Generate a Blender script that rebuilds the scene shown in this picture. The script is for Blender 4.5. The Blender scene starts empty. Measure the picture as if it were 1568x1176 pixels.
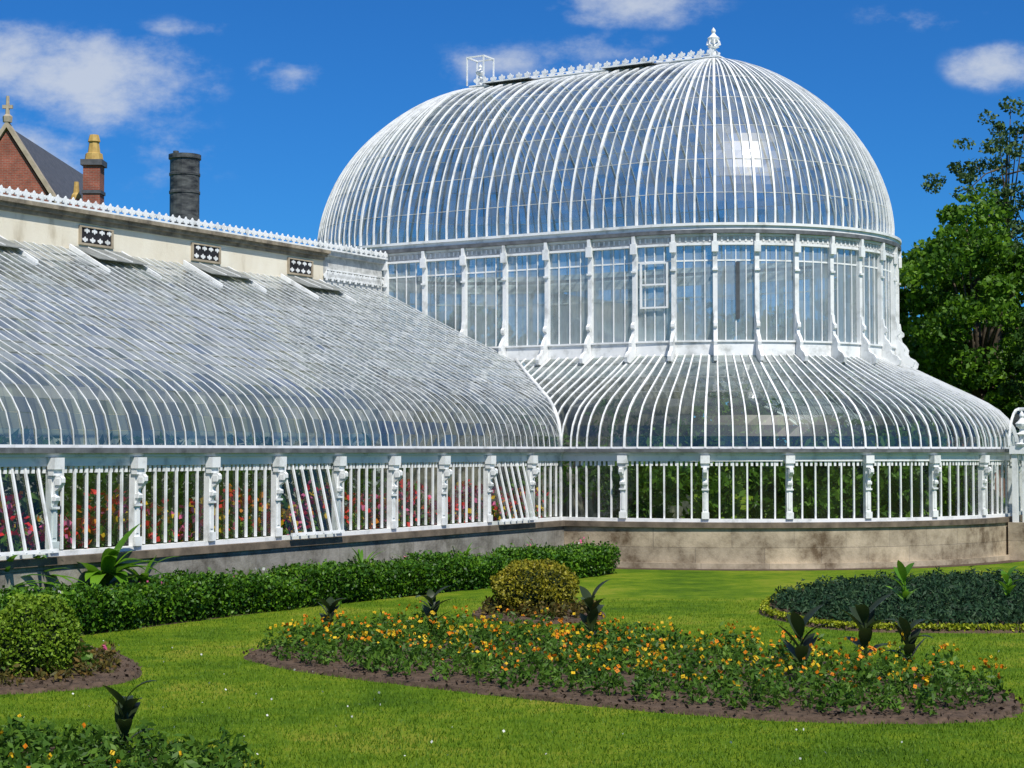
import bpy, math, random
import numpy as np
from mathutils import Vector
random.seed(4); rng=np.random.default_rng(7)
sc=bpy.context.scene
sc.view_settings.view_transform='Standard'; sc.view_settings.look='None'; sc.view_settings.exposure=0
COL=sc.collection
# ------------------------------------------------------------------ materials
def newmat(name):
    m=bpy.data.materials.new(name); m.use_nodes=True; nt=m.node_tree; nt.nodes.clear()
    return m,nt,nt.nodes,nt.links
def ramp(N,L,fac,stops):
    r=N.new('ShaderNodeValToRGB'); e=r.color_ramp.elements
    while len(e)<len(stops): e.new(.5)
    for i,(p,c) in enumerate(stops): e[i].position=p; e[i].color=(*c,1)
    L.new(fac,r.inputs[0]); return r.outputs[0]
def mathn(N,L,op,a,b=None,c=None,clamp=False):
    m=N.new('ShaderNodeMath'); m.operation=op; m.use_clamp=clamp
    for i,x in enumerate((a,b,c)):
        if x is None: continue
        if isinstance(x,(int,float)): m.inputs[i].default_value=x
        else: L.new(x,m.inputs[i])
    return m.outputs[0]
def noise(N,L,scale,detail=5,vec=None,rough=.6):
    n=N.new('ShaderNodeTexNoise'); n.inputs['Scale'].default_value=scale; n.inputs['Detail'].default_value=detail
    n.inputs['Roughness'].default_value=rough
    if vec is None:
        t=N.new('ShaderNodeTexCoord'); vec=t.outputs['Object']
    L.new(vec,n.inputs['Vector']); return n.outputs['Fac']
def mixc(N,L,f,a,b,mode='MIX'):
    m=N.new('ShaderNodeMix'); m.data_type='RGBA'; m.blend_type=mode
    for s,x in ((0,f),(6,a),(7,b)):
        if isinstance(x,(int,float)): m.inputs[s].default_value=x
        elif isinstance(x,tuple): m.inputs[s].default_value=(*x,1)
        else: L.new(x,m.inputs[s])
    return m.outputs[2]
def mat_noise(name,stops,scale,rough=.7,bump=0,bscale=None,spec=.3,metal=0,stretch=None):
    m,nt,N,L=newmat(name)
    vec=None
    if stretch:
        t=N.new('ShaderNodeTexCoord'); mp=N.new('ShaderNodeMapping'); mp.inputs['Scale'].default_value=stretch
        L.new(t.outputs['Object'],mp.inputs[0]); vec=mp.outputs[0]
    f=noise(N,L,scale,8,vec)
    c=ramp(N,L,f,stops)
    p=N.new('ShaderNodeBsdfPrincipled'); L.new(c,p.inputs['Base Color']); p.inputs['Roughness'].default_value=rough
    p.inputs['Specular IOR Level'].default_value=spec; p.inputs['Metallic'].default_value=metal
    if bump:
        b=N.new('ShaderNodeBump'); b.inputs['Strength'].default_value=bump; b.inputs['Distance'].default_value=.02
        L.new(noise(N,L,bscale or scale*4,6),b.inputs['Height']); L.new(b.outputs[0],p.inputs['Normal'])
    o=N.new('ShaderNodeOutputMaterial'); L.new(p.outputs[0],o.inputs[0]); return m
def mat_leaf(name,stops,trans=.3,rough=.5,big=None):
    m,nt,N,L=newmat(name)
    g=N.new('ShaderNodeNewGeometry'); f=g.outputs['Random Per Island']
    if big:
        f=mathn(N,L,'ADD',mathn(N,L,'MULTIPLY',f,.55),mathn(N,L,'MULTIPLY',mathn(N,L,'SUBTRACT',noise(N,L,big,3),.28),1.0),clamp=True)
    c=ramp(N,L,f,stops)
    p=N.new('ShaderNodeBsdfPrincipled'); L.new(c,p.inputs['Base Color']); p.inputs['Roughness'].default_value=rough
    p.inputs['Specular IOR Level'].default_value=.25
    t=N.new('ShaderNodeBsdfTranslucent'); L.new(c,t.inputs[0])
    mx=N.new('ShaderNodeMixShader'); mx.inputs[0].default_value=trans; L.new(p.outputs[0],mx.inputs[1]); L.new(t.outputs[0],mx.inputs[2])
    o=N.new('ShaderNodeOutputMaterial'); L.new(mx.outputs[0],o.inputs[0]); return m
def mat_glass(name,tint,dirt_lo,dirt_hi,dcol,rough=.06,gl=.9,streak=(3,3,.6),zgrad=None,base=.07,wide=0,dk=.72):
    m,nt,N,L=newmat(name)
    g=N.new('ShaderNodeNewGeometry'); rnd=g.outputs['Random Per Island']
    lw=N.new('ShaderNodeLayerWeight'); lw.inputs[0].default_value=.5
    fac=mathn(N,L,'ADD',mathn(N,L,'MULTIPLY',mathn(N,L,'POWER',lw.outputs['Facing'],4.0),gl),base,clamp=True)
    fac=mathn(N,L,'MULTIPLY',fac,mathn(N,L,'ADD',.75,mathn(N,L,'MULTIPLY',rnd,.5)),clamp=True)
    tr=N.new('ShaderNodeBsdfTransparent')
    L.new(mixc(N,L,rnd,tint,tuple(x*.84 for x in tint)),tr.inputs[0])
    gs=N.new('ShaderNodeBsdfGlossy'); gs.inputs['Roughness'].default_value=rough; gs.inputs[0].default_value=(.97,.98,1,1)
    gout=gs.outputs[0]
    if wide:
        g2=N.new('ShaderNodeBsdfGlossy'); g2.inputs['Roughness'].default_value=.37; g2.inputs[0].default_value=(1,.99,.97,1)
        gm=N.new('ShaderNodeMixShader'); gm.inputs[0].default_value=wide; L.new(gout,gm.inputs[1]); L.new(g2.outputs[0],gm.inputs[2]); gout=gm.outputs[0]
    df=N.new('ShaderNodeBsdfDiffuse'); L.new(mixc(N,L,rnd,dcol,tuple(x*dk for x in dcol)),df.inputs[0])
    tl=N.new('ShaderNodeBsdfTranslucent'); tl.inputs[0].default_value=(*dcol,1)
    dm=N.new('ShaderNodeMixShader'); dm.inputs[0].default_value=.35; L.new(df.outputs[0],dm.inputs[1]); L.new(tl.outputs[0],dm.inputs[2])
    t=N.new('ShaderNodeTexCoord'); mp=N.new('ShaderNodeMapping'); mp.inputs['Scale'].default_value=streak
    L.new(t.outputs['Object'],mp.inputs[0])
    nz=noise(N,L,1.3,7,mp.outputs[0],.7)
    nn=mathn(N,L,'ADD',mathn(N,L,'MULTIPLY',nz,.8),mathn(N,L,'MULTIPLY',rnd,.35))
    mr=N.new('ShaderNodeMapRange'); mr.inputs[1].default_value=.36; mr.inputs[2].default_value=.82
    mr.inputs[3].default_value=dirt_lo; mr.inputs[4].default_value=dirt_hi; L.new(nn,mr.inputs[0])
    dfac=mr.outputs[0]
    if zgrad:
        sx=N.new('ShaderNodeSeparateXYZ'); L.new(t.outputs['Object'],sx.inputs[0])
        zr=N.new('ShaderNodeMapRange'); zr.inputs[1].default_value=zgrad[0]; zr.inputs[2].default_value=zgrad[1]; zr.inputs[3].default_value=zgrad[2]; zr.inputs[4].default_value=1
        L.new(sx.outputs[2],zr.inputs[0]); dfac=mathn(N,L,'MULTIPLY',dfac,zr.outputs[0])
    m1=N.new('ShaderNodeMixShader'); L.new(dfac,m1.inputs[0]); L.new(tr.outputs[0],m1.inputs[1]); L.new(dm.outputs[0],m1.inputs[2])
    m2=N.new('ShaderNodeMixShader'); L.new(fac,m2.inputs[0]); L.new(m1.outputs[0],m2.inputs[1]); L.new(gout,m2.inputs[2])
    o=N.new('ShaderNodeOutputMaterial'); L.new(m2.outputs[0],o.inputs[0]); return m
def mat_brick(name,c1,c2,mortar,bw,rh,ms=.012,st0=(.45,.43,.4),stmix=.8,sscale=1.7):
    m,nt,N,L=newmat(name)
    t=N.new('ShaderNodeTexCoord')
    sx=N.new('ShaderNodeSeparateXYZ'); L.new(t.outputs['Object'],sx.inputs[0])
    cx=N.new('ShaderNodeCombineXYZ'); L.new(mathn(N,L,'ADD',sx.outputs[0],sx.outputs[1]),cx.inputs[0]); L.new(sx.outputs[2],cx.inputs[1])
    b=N.new('ShaderNodeTexBrick'); L.new(cx.outputs[0],b.inputs[0])
    b.inputs['Scale'].default_value=1; b.inputs['Brick Width'].default_value=bw; b.inputs['Row Height'].default_value=rh
    b.inputs['Mortar Size'].default_value=ms; b.inputs['Color1'].default_value=(*c1,1); b.inputs['Color2'].default_value=(*c2,1); b.inputs['Mortar'].default_value=(*mortar,1)
    c=b.outputs[0]
    s=ramp(N,L,noise(N,L,sscale,9,None,.7),[(.34,st0),(.5,(.75,.73,.69)),(.62,(1.05,1.03,1))])
    c=mixc(N,L,stmix,c,s,'MULTIPLY')
    p=N.new('ShaderNodeBsdfPrincipled'); L.new(c,p.inputs['Base Color']); p.inputs['Roughness'].default_value=.85
    bp=N.new('ShaderNodeBump'); bp.inputs['Strength'].default_value=.4; bp.inputs['Distance'].default_value=.02
    L.new(mathn(N,L,'ADD',noise(N,L,25,5),mathn(N,L,'MULTIPLY',b.outputs['Fac'],-1.0)),bp.inputs['Height']); L.new(bp.outputs[0],p.inputs['Normal'])
    o=N.new('ShaderNodeOutputMaterial'); L.new(p.outputs[0],o.inputs[0]); return m

M_white=mat_noise('white_paint',[(.3,(.50,.51,.49)),(.48,(.80,.81,.80)),(.8,(.86,.86,.85))],3,.45)
M_grime=mat_noise('weathered_white_paint',[(.3,(.3,.31,.3)),(.6,(.62,.62,.6))],5,.6)
M_wbar=mat_noise('weathered_glazing_bar_paint',[(.3,(.45,.47,.47)),(.6,(.78,.79,.78))],2.2,.5)
M_lap=mat_noise('glass_lap_grime',[(.3,(.14,.15,.14)),(.7,(.36,.38,.36))],6,.7)
M_gutter=mat_noise('dark_gutter',[(.3,(.06,.065,.07)),(.7,(.18,.19,.2))],4,.6)
M_lid=mat_noise('lead_grey_lid',[(.3,(.14,.15,.14)),(.7,(.3,.31,.29))],4,.55)
M_cream=mat_noise('cream_render',[(.22,(.40,.33,.22)),(.4,(.74,.67,.53)),(.7,(.84,.79,.66))],1.3,.85,.3,20,stretch=(1,1,.35))
M_cornice=mat_noise('stone_cornice',[(.3,(.10,.085,.065)),(.5,(.26,.22,.16)),(.75,(.45,.38,.28))],3,.85,.3)
M_plinth=mat_brick('plinth_stone',(.52,.43,.31),(.42,.35,.26),(.30,.25,.19),1.5,.5,.008,(.22,.17,.12),.98,1.3)
M_plinth2=mat_brick('grey_plinth_stone',(.36,.34,.30),(.27,.26,.23),(.2,.18,.15),1.2,.45,.01,(.28,.26,.22),.98,1.6)
M_ledge=mat_noise('plinth_ledge',[(.3,(.07,.055,.04)),(.7,(.23,.18,.13))],3,.8,.2)
M_brick=mat_brick('red_brick',(.40,.10,.055),(.30,.075,.045),(.3,.24,.19),.23,.075,.008)
M_stone=mat_noise('pale_stone',[(.3,(.3,.25,.18)),(.7,(.5,.42,.3))],3,.8)
M_pot=mat_noise('yellow_clay_pot',[(.3,(.4,.25,.07)),(.7,(.55,.38,.12))],5,.7)
M_slate=mat_noise('roof_slate',[(.3,(.06,.065,.07)),(.7,(.12,.12,.13))],4,.6,.3)
M_flue=mat_noise('black_iron',[(.35,(.015,.017,.02)),(.62,(.11,.115,.11))],2.5,.5,.3,stretch=(1,1,3))
M_dark=mat_noise('dark_void',[(.3,(.01,.01,.012)),(.7,(.03,.03,.035))],3,.8)
M_slot=mat_noise('dark_grey_vent',[(.3,(.04,.045,.05)),(.7,(.10,.11,.12))],3,.6)
M_gdome=mat_glass('dome_glass',(.74,.82,.83),.03,.42,(.56,.62,.62),rough=.05,base=.12,wide=.35,dk=.6)
M_gdrum=mat_glass('drum_glass',(.78,.89,.91),.24,.62,(.72,.81,.83),rough=.05,base=.09)
M_gskirt=mat_glass('skirt_glass',(.76,.84,.80),.02,.62,(.56,.63,.61),rough=.05,zgrad=(3.5,5.1,.08),base=.11,wide=.35,dk=.6)
M_gwing=mat_glass('wing_roof_glass',(.68,.77,.74),.10,.92,(.48,.55,.55),rough=.05,zgrad=(3.2,4.9,.2),base=.2,wide=.2,streak=(.9,.9,.5),dk=.6)
M_gwin=mat_glass('window_glass',(.93,.97,.95),.0,.03,(.5,.55,.52),rough=.03,base=.04)
M_soil=mat_noise('soil',[(.3,(.045,.03,.02)),(.7,(.135,.09,.06))],9,.95,1.0,40)
M_path=mat_noise('gravel',[(.3,(.12,.09,.06)),(.7,(.28,.22,.16))],20,.95,.5,90)
M_trunk=mat_noise('bark',[(.3,(.04,.03,.02)),(.7,(.14,.11,.07))],6,.9,.5)
M_hedge=mat_leaf('hedge_leaves',[(0,(.010,.03,.004)),(.4,(.035,.11,.008)),(.75,(.11,.24,.012)),(1,(.22,.36,.02))],.22,.45,big=2.5)
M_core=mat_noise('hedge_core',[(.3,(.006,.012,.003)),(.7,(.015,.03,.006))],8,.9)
M_bushy=mat_leaf('golden_bush_leaves',[(0,(.05,.05,.006)),(.4,(.17,.17,.012)),(.8,(.36,.31,.02)),(1,(.4,.22,.03))],.25,big=3)
M_bushg=mat_leaf('green_bush_leaves',[(0,(.03,.06,.006)),(.4,(.12,.22,.012)),(1,(.28,.40,.03))],.25,big=3)
M_bed=mat_leaf('bedding_leaves',[(0,(.02,.055,.008)),(.5,(.07,.16,.016)),(1,(.17,.29,.03))],.35,big=1.5)
M_redleaf=mat_leaf('reddish_bedding_leaves',[(0,(.04,.03,.012)),(.5,(.10,.10,.02)),(1,(.2,.12,.03))],.3)
M_blue=mat_leaf('bluegreen_leaves',[(0,(.008,.026,.010)),(.6,(.02,.062,.024)),(1,(.05,.10,.035))],.2,.6)
M_lime=mat_leaf('lime_edging_leaves',[(0,(.12,.18,.01)),(1,(.42,.45,.02))],.3)
M_canna=mat_leaf('dark_canna_leaf',[(0,(.02,.03,.012)),(.5,(.03,.05,.018)),(1,(.05,.08,.02))],.2,.35)
M_palm=mat_leaf('bright_tropical_leaf',[(0,(.06,.18,.012)),(1,(.16,.34,.02))],.35,.35)
M_tree=mat_leaf('tree_leaves',[(0,(.012,.04,.004)),(.35,(.045,.12,.008)),(.7,(.12,.25,.012)),(1,(.22,.36,.02))],.35,.5,big=.4)
M_tree2=mat_leaf('dark_tree_leaves',[(0,(.008,.028,.005)),(.5,(.03,.08,.010)),(1,(.08,.16,.016))],.25,.5,big=.4)
M_pine=mat_leaf('pine_needles',[(0,(.03,.07,.02)),(1,(.12,.2,.06))],.25,.5)
M_int=mat_leaf('indoor_leaves',[(0,(.02,.05,.008)),(.5,(.09,.2,.02)),(1,(.26,.42,.05))],.4,.4,big=1.2)
M_grassb=mat_leaf('grass_blades',[(0,(.045,.10,.005)),(.4,(.095,.19,.008)),(.75,(.18,.28,.015)),(1,(.28,.32,.03))],.35,.6,big=.6)
def flower(name,c):
    return mat_leaf(name,[(0,tuple(x*.7 for x in c)),(1,c)],.2,.6)
M_forange=flower('orange_petals',(.8,.26,.01)); M_fyellow=flower('yellow_petals',(.8,.52,.02)); M_fred=flower('red_petals',(.8,.03,.02))
M_fpink=flower('pink_petals',(.85,.16,.35)); M_fwhite=flower('white_petals',(.8,.8,.75))

def mat_lawn():
    m,nt,N,L=newmat('lawn_grass')
    f=mathn(N,L,'ADD',mathn(N,L,'MULTIPLY',noise(N,L,.4,5),.65),mathn(N,L,'ADD',mathn(N,L,'MULTIPLY',noise(N,L,2.3,6,None,.7),.42),mathn(N,L,'MULTIPLY',noise(N,L,30,4),.25)))
    c=ramp(N,L,f,[(.50,(.038,.088,.005)),(.61,(.085,.165,.006)),(.70,(.15,.225,.010)),(.80,(.26,.27,.03))])
    p=N.new('ShaderNodeBsdfPrincipled'); L.new(c,p.inputs['Base Color']); p.inputs['Roughness'].default_value=.9; p.inputs['Specular IOR Level'].default_value=.1
    b=N.new('ShaderNodeBump'); b.inputs['Strength'].default_value=.8; b.inputs['Distance'].default_value=.05; L.new(noise(N,L,40,5),b.inputs['Height']); L.new(b.outputs[0],p.inputs['Normal'])
    o=N.new('ShaderNodeOutputMaterial'); L.new(p.outputs[0],o.inputs[0]); return m
M_lawn=mat_lawn()

# ------------------------------------------------------------------ mesh builders
def empty(name):
    e=bpy.data.objects.new(name,None); COL.objects.link(e); return e
class MB:
    def __init__(s): s.v=[]; s.f=[]
    def add(s,vs,fs):
        o=len(s.v); s.v.extend([tuple(p) for p in vs]); s.f.extend([tuple(i+o for i in f) for f in fs])
    def hexa(s,c):
        s.add(c,[(3,2,1,0),(4,5,6,7),(0,1,5,4),(1,2,6,5),(2,3,7,6),(3,0,4,7)])
    def box(s,x0,x1,y0,y1,z0,z1):
        s.hexa([(x0,y0,z0),(x1,y0,z0),(x1,y1,z0),(x0,y1,z0),(x0,y0,z1),(x1,y0,z1),(x1,y1,z1),(x0,y1,z1)])
    def tube(s,pts,rad,n=8,cap=True):
        rings=[]
        for i,p in enumerate(pts):
            a=Vector(pts[max(i-1,0)]); b=Vector(pts[min(i+1,len(pts)-1)]); d=(b-a).normalized()
            x=d.cross(Vector((0,1,0)) if abs(d.y)<.9 else Vector((1,0,0))).normalized(); y=d.cross(x)
            rings.append([Vector(p)+x*math.cos(2*math.pi*k/n)*rad[i]+y*math.sin(2*math.pi*k/n)*rad[i] for k in range(n)])
        vs=[q for r in rings for q in r]; fs=[]
        for i in range(len(pts)-1):
            for k in range(n): fs.append((i*n+k,i*n+(k+1)%n,(i+1)*n+(k+1)%n,(i+1)*n+k))
        if cap: fs.append(tuple(range(n))[::-1]); fs.append(tuple((len(pts)-1)*n+k for k in range(n)))
        s.add(vs,fs)
    def build(s,name,mat,parent=None,smooth=False):
        me=bpy.data.meshes.new(name); me.from_pydata(s.v,[],s.f); me.materials.append(mat)
        if smooth: me.polygons.foreach_set('use_smooth',[True]*len(me.polygons))
        me.update(); o=bpy.data.objects.new(name,me); COL.objects.link(o)
        if parent: o.parent=parent
        return o
def quads(name,verts,mats,mid=None,parent=None):
    n=len(verts); me=bpy.data.meshes.new(name)
    me.vertices.add(n*4); me.vertices.foreach_set('co',verts.reshape(-1).astype(np.float32))
    me.loops.add(n*4); me.loops.foreach_set('vertex_index',np.arange(n*4,dtype=np.int32))
    me.polygons.add(n); me.polygons.foreach_set('loop_start',np.arange(0,n*4,4,dtype=np.int32))
    for m in mats: me.materials.append(m)
    if mid is not None: me.polygons.foreach_set('material_index',mid.astype(np.int32))
    me.update(calc_edges=True); me.validate()
    o=bpy.data.objects.new(name,me); COL.objects.link(o)
    if parent: o.parent=parent
    return o
def leafq(c,L,Wd,up=0.0):
    n=len(c); a=rng.normal(size=(n,3)); a[:,2]+=up
    a/=np.linalg.norm(a,axis=1,keepdims=True)+1e-9
    r=rng.normal(size=(n,3)); b=np.cross(a,r); b/=np.linalg.norm(b,axis=1,keepdims=True)+1e-9
    k=rng.uniform(.6,1.3,(n,1)); L=np.asarray(L)*k/2; Wd=np.asarray(Wd)*k/2
    return np.stack([c-a*L,c+b*Wd,c+a*L,c-b*Wd],1)

# ------------------------------------------------------------------ local frame of the building
F0=(5.82,49.8); U=(.5075,.8616); V=(.8616,-.5075)
def W(s,t,z): return (F0[0]+s*U[0]+t*V[0],F0[1]+s*U[1]+t*V[1],z)
def Wn(s,t,z): return np.stack([F0[0]+s*U[0]+t*V[0],F0[1]+s*U[1]+t*V[1],z],1)
def boxL(mb,s0,s1,t0,t1,z0,z1):
    mb.hexa([W(s0,t0,z0),W(s1,t0,z0),W(s1,t1,z0),W(s0,t1,z0),W(s0,t0,z1),W(s1,t0,z1),W(s1,t1,z1),W(s0,t1,z1)])
def fr_st(st):
    t0,ds,dt=st
    return lambda r,z,off=0: W(r*ds-off*dt,t0+r*dt+off*ds,z)
def fr_w(s,sg=1): return lambda r,z,off=0: W(sg*(s+off),r,z)
def boxF(mb,fr,r0,r1,w,z0,z1,off=0):
    mb.hexa([fr(r0,z0,off-w),fr(r1,z0,off-w),fr(r1,z0,off+w),fr(r0,z0,off+w),fr(r0,z1,off-w),fr(r1,z1,off-w),fr(r1,z1,off+w),fr(r0,z1,off+w)])
def barP(mb,fr,prof,w,h,lift=0.005):
    n=len(prof); vs=[]
    for i,(r,z) in enumerate(prof):
        a=prof[max(i-1,0)]; b=prof[min(i+1,n-1)]
        dr,dz=b[0]-a[0],b[1]-a[1]; l=math.hypot(dr,dz)+1e-9; nr,nz=dz/l,-dr/l
        for hh,o in ((lift,-w/2),(lift,w/2),(lift+h,w/2),(lift+h,-w/2)):
            vs.append(fr(r+nr*hh,z+nz*hh,o))
    fs=[]
    for i in range(n-1):
        for k in range(4): fs.append((i*4+k,i*4+(k+1)%4,(i+1)*4+(k+1)%4,(i+1)*4+k))
    fs+= [(0,1,2,3),tuple((n-1)*4+k for k in (3,2,1,0))]
    mb.add(vs,fs)
def prism(mb,fr,poly,w,off=0):
    n=len(poly); vs=[fr(r,z,off-w) for r,z in poly]+[fr(r,z,off+w) for r,z in poly]
    fs=[tuple(range(n))[::-1],tuple(range(n,2*n))]+[(i,(i+1)%n,n+(i+1)%n,n+i) for i in range(n)]
    mb.add(vs,fs)
def ring(mb,sts,r0,r1,z0,z1,closed=False):
    vs=[]
    for st in sts:
        f=fr_st(st); vs+=[f(r0,z0),f(r1,z0),f(r1,z1),f(r0,z1)]
    n=len(sts); fs=[]
    for i in range(n if closed else n-1):
        j=(i+1)%n
        for k in range(4): fs.append((i*4+k,i*4+(k+1)%4,j*4+(k+1)%4,j*4+k))
    if not closed: fs+=[(0,1,2,3),tuple((n-1)*4+k for k in (3,2,1,0))]
    mb.add(vs,fs)
def panes(mb,fa,fb,pa,pb,jit=.004):
    for i in range(len(pa)-1):
        j=[random.uniform(-jit,jit) for _ in range(4)]
        mb.add([fa(pa[i][0]+j[0],pa[i][1]),fb(pb[i][0]+j[1],pb[i][1]),fb(pb[i+1][0]+j[2],pb[i+1][1]+j[1]),fa(pa[i+1][0]+j[3],pa[i+1][1]+j[0])],[(0,1,2,3)])

PH=empty('palm_house_greenhouse')
LR=7.9
def arc(t0,a0,a1,n):
    return [(t0,math.cos(math.radians(a0+(a1-a0)*i/n)),math.sin(math.radians(a0+(a1-a0)*i/n))) for i in range(n)]
left=[(-LR+LR*i/24,-1,0) for i in range(24)]
right=[(-LR*i/24,1,0) for i in range(24)]
dome_st=left+arc(0,180,0,60)+right+arc(-LR,0,-180,60)
# ---- dome
dp0=[(5.0,8.69),(5.01,9.05),(4.96,9.5),(4.86,9.95),(4.70,10.42),(4.48,10.92),(4.20,11.40),(3.85,11.87),(3.45,12.3),(3.0,12.7),(2.5,13.07),(2.0,13.38),(1.5,13.63),(1.0,13.83),(.6,13.95),(.28,14.02)]
dp=[]
for i in range(len(dp0)-1):
    p0=dp0[max(i-1,0)];p1=dp0[i];p2=dp0[i+1];p3=dp0[min(i+2,len(dp0)-1)]
    dp.append(p1)
    if 1<=i<=11: dp.append(tuple((-a+9*b+9*c-d)/16 for a,b,c,d in zip(p0,p1,p2,p3)))
dp.append(dp0[-1])
gl=MB(); minor=MB(); major=MB(); rings=MB()
nS=len(dome_st)
for i,st in enumerate(dome_st):
    f=fr_st(st); f2=fr_st(dome_st[(i+1)%nS])
    panes(gl,f,f2,dp,dp,.003)
    strt = st[2]==0 and abs(st[1])==1
    m=i%4
    if m==0: barP(major,f,dp,.066,.045)
    else:
        rm=.28 if strt else (.6 if m==2 else 1.4)
        pr=[p for p in dp if p[0]>=rm]
        barP(minor if m!=2 else major,f,pr,.05 if m==2 else .026,.03)
for k in range(2,12,2):
    r,z=dp0[k]; ring(rings,dome_st,r-.008,r+.012,z-.008,z+.010,True)
gl.build('dome_glazing',M_gdome,PH); minor.build('dome_glazing_bars',M_wbar,PH); major.build('dome_ribs',M_white,PH); rings.build('dome_purlins',M_grime,PH)
# ---- drum
D=-.17
wh=MB(); gl=MB(); dk=MB(); tb=MB()
ring(wh,dome_st,4.98,5.25,8.78+D,8.85+D,True); ring(wh,dome_st,4.98,5.2,8.68+D,8.777+D,True); ring(dk,dome_st,5.0,5.24,8.58+D,8.677+D,True)
ring(wh,dome_st,4.98,5.15,8.52+D,8.577+D,True)
ring(tb,dome_st,4.98,5.11,8.34+D,8.517+D,True)
ring(wh,dome_st,4.98,5.16,8.28+D,8.337+D,True)
ring(wh,dome_st,5.0,5.16,5.22,5.60,True); ring(wh,dome_st,5.0,5.2,5.602,5.65,True)
ring(wh,dome_st,5.03,5.065,7.70,7.74,True)
for i,st in enumerate(dome_st):
    f=fr_st(st); f2=fr_st(dome_st[(i+1)%nS])
    pz=[(5.05,5.65),(5.05,6.7),(5.05,7.72),(5.05,8.28+D)]
    panes(gl,f,f2,pz,pz,.006)
    if i%4==0:
        boxF(wh,f,5.055,5.17,.058,5.65,8.28+D)
        boxF(wh,f,5.17,5.25,.085,7.93,8.2); boxF(wh,f,5.17,5.22,.07,7.45,7.5)
        boxF(wh,f,5.1,5.24,.045,8.2,8.40)
        prism(wh,f,[(5.17,6.35),(5.2,6.35),(5.23,6.15),(5.3,6.08),(5.3,6.0),(5.23,5.95),(5.25,5.84),(5.36,5.72),(5.43,5.6),(5.41,5.5),(5.46,5.4),(5.6,5.33),(5.69,5.22),(5.66,5.1),(5.5,5.06),(5.17,5.22)],.045)
    else:
        boxF(wh,f,5.055,5.08,.013,5.65,8.28+D)
fine=[(-LR+LR*i/52,-1,0) for i in range(52)]+arc(0,180,0,104)
for st in fine: boxF(wh,fr_st(st),5.111,5.13,.022,8.38+D,8.49+D)
wh.build('drum_frame',M_white,PH); dk.build('drum_gutter',M_gutter,PH); gl.build('drum_glazing',M_gdrum,PH); tb.build('drum_frieze',M_grime,PH)
f=fr_st((0,math.cos(math.radians(149.5)),math.sin(math.radians(149.5))))
mb=MB(); boxF(mb,f,5.09,5.11,.05,6.2,7.68); mb.build('drum_vent_slot',M_slot,PH)
f=fr_st((0,math.cos(math.radians(174)),math.sin(math.radians(174))))
mb=MB()
for o in (-.36,.36): boxF(mb,f,5.1,5.14,.026,6.5,7.69,o)
for z in (6.5,7.1,7.66): boxF(mb,f,5.1,5.14,.33,z,z+.045)
mb.build('drum_casement',M_white,PH)
# ---- ridge
wh=MB(); dk=MB()
boxL(wh,-.24,.24,-LR-.2,.22,13.98,14.1); boxL(wh,-.28,.28,-LR-.25,.27,14.102,14.14)
unit=[(-.03,0),(-.04,.05),(-.085,.04),(-.11,.09),(-.10,.14),(-.07,.15),(-.045,.1),(-.035,.16),(0,.21),(.035,.16),(.045,.1),(.07,.15),(.10,.14),(.11,.09),(.085,.04),(.04,.05),(.03,0)]
for side in (-.22,.22):
    n=int(LR/.3)
    for i in range(n+1):
        t=-LR+i*LR/n
        prism(wh,lambda r,z,off=0:W(side+off,t+r,z),[(a*1.0,14.2+b*.9) for a,b in unit],.014)
        boxL(wh,side-.012,side+.012,t-.012,t+.012,14.14,14.2)
    boxL(wh,side-.012,side+.012,-LR,0,14.195,14.22)
for mid in (-LR*.30,-LR*.82):
    for sgn in (-1,1):
        vs=[W(sgn*.28,mid-.8,14.06),W(sgn*.28,mid+.8,14.06),W(sgn*.92,mid+.8,14.03),W(sgn*.92,mid-.8,14.03)]
        vs2=[(x,y,z-.03) for x,y,z in vs]; dk.hexa(vs2+vs)
        a,b=min(sgn*.92,sgn*.94),max(sgn*.92,sgn*.94)
        boxL(wh,a,b,mid-.81,mid+.81,14.0,14.045)
        a,b=min(sgn*.5,sgn*.52),max(sgn*.5,sgn*.52); boxL(dk,a,b,mid-.78,mid+.78,13.9,14.0)
def finial(mb,p,h,r=.11):
    x,y,z=p; pr=[(0,.9),(.06,1.1),(.1,.45),(.3,.4),(.34,1.0),(.4,.45),(.48,.35),(.56,.9),(.64,1.05),(.72,.55),(.8,.25),(.86,.4),(.91,.35),(1,.02)]
    mb.tube([(x,y,z+h*a) for a,b in pr],[r*b for a,b in pr],10)
finial(wh,W(0,0,14.14),.88,.17)
for a in range(8):
    an=a*math.pi/4; c=W(0,0,14.47)
    wh.tube([(c[0],c[1],c[2]),(c[0]+.2*math.cos(an),c[1]+.2*math.sin(an),c[2]+.05),(c[0]+.16*math.cos(an),c[1]+.16*math.sin(an),c[2]+.16)],[.03,.025,.02],5)
finial(wh,W(0,-LR,14.14),.7,.14)
for ss in (-.3,.3):
    boxL(wh,ss-.02,ss+.02,-LR-.32,-LR-.28,14.14,15.0); boxL(wh,ss-.02,ss+.02,-LR+.28,-LR+.32,14.14,15.0)
for tt in (-.3,.3): boxL(wh,-.32,.32,-LR+tt-.02,-LR+tt+.02,15.002,15.05)
for ss in (-.3,.3): boxL(wh,ss-.02,ss+.02,-LR-.28,-LR+.28,15.004,15.045)
wh.build('ridge_cresting',M_white,PH); dk.build('ridge_ventilators',M_gutter,PH)
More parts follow.
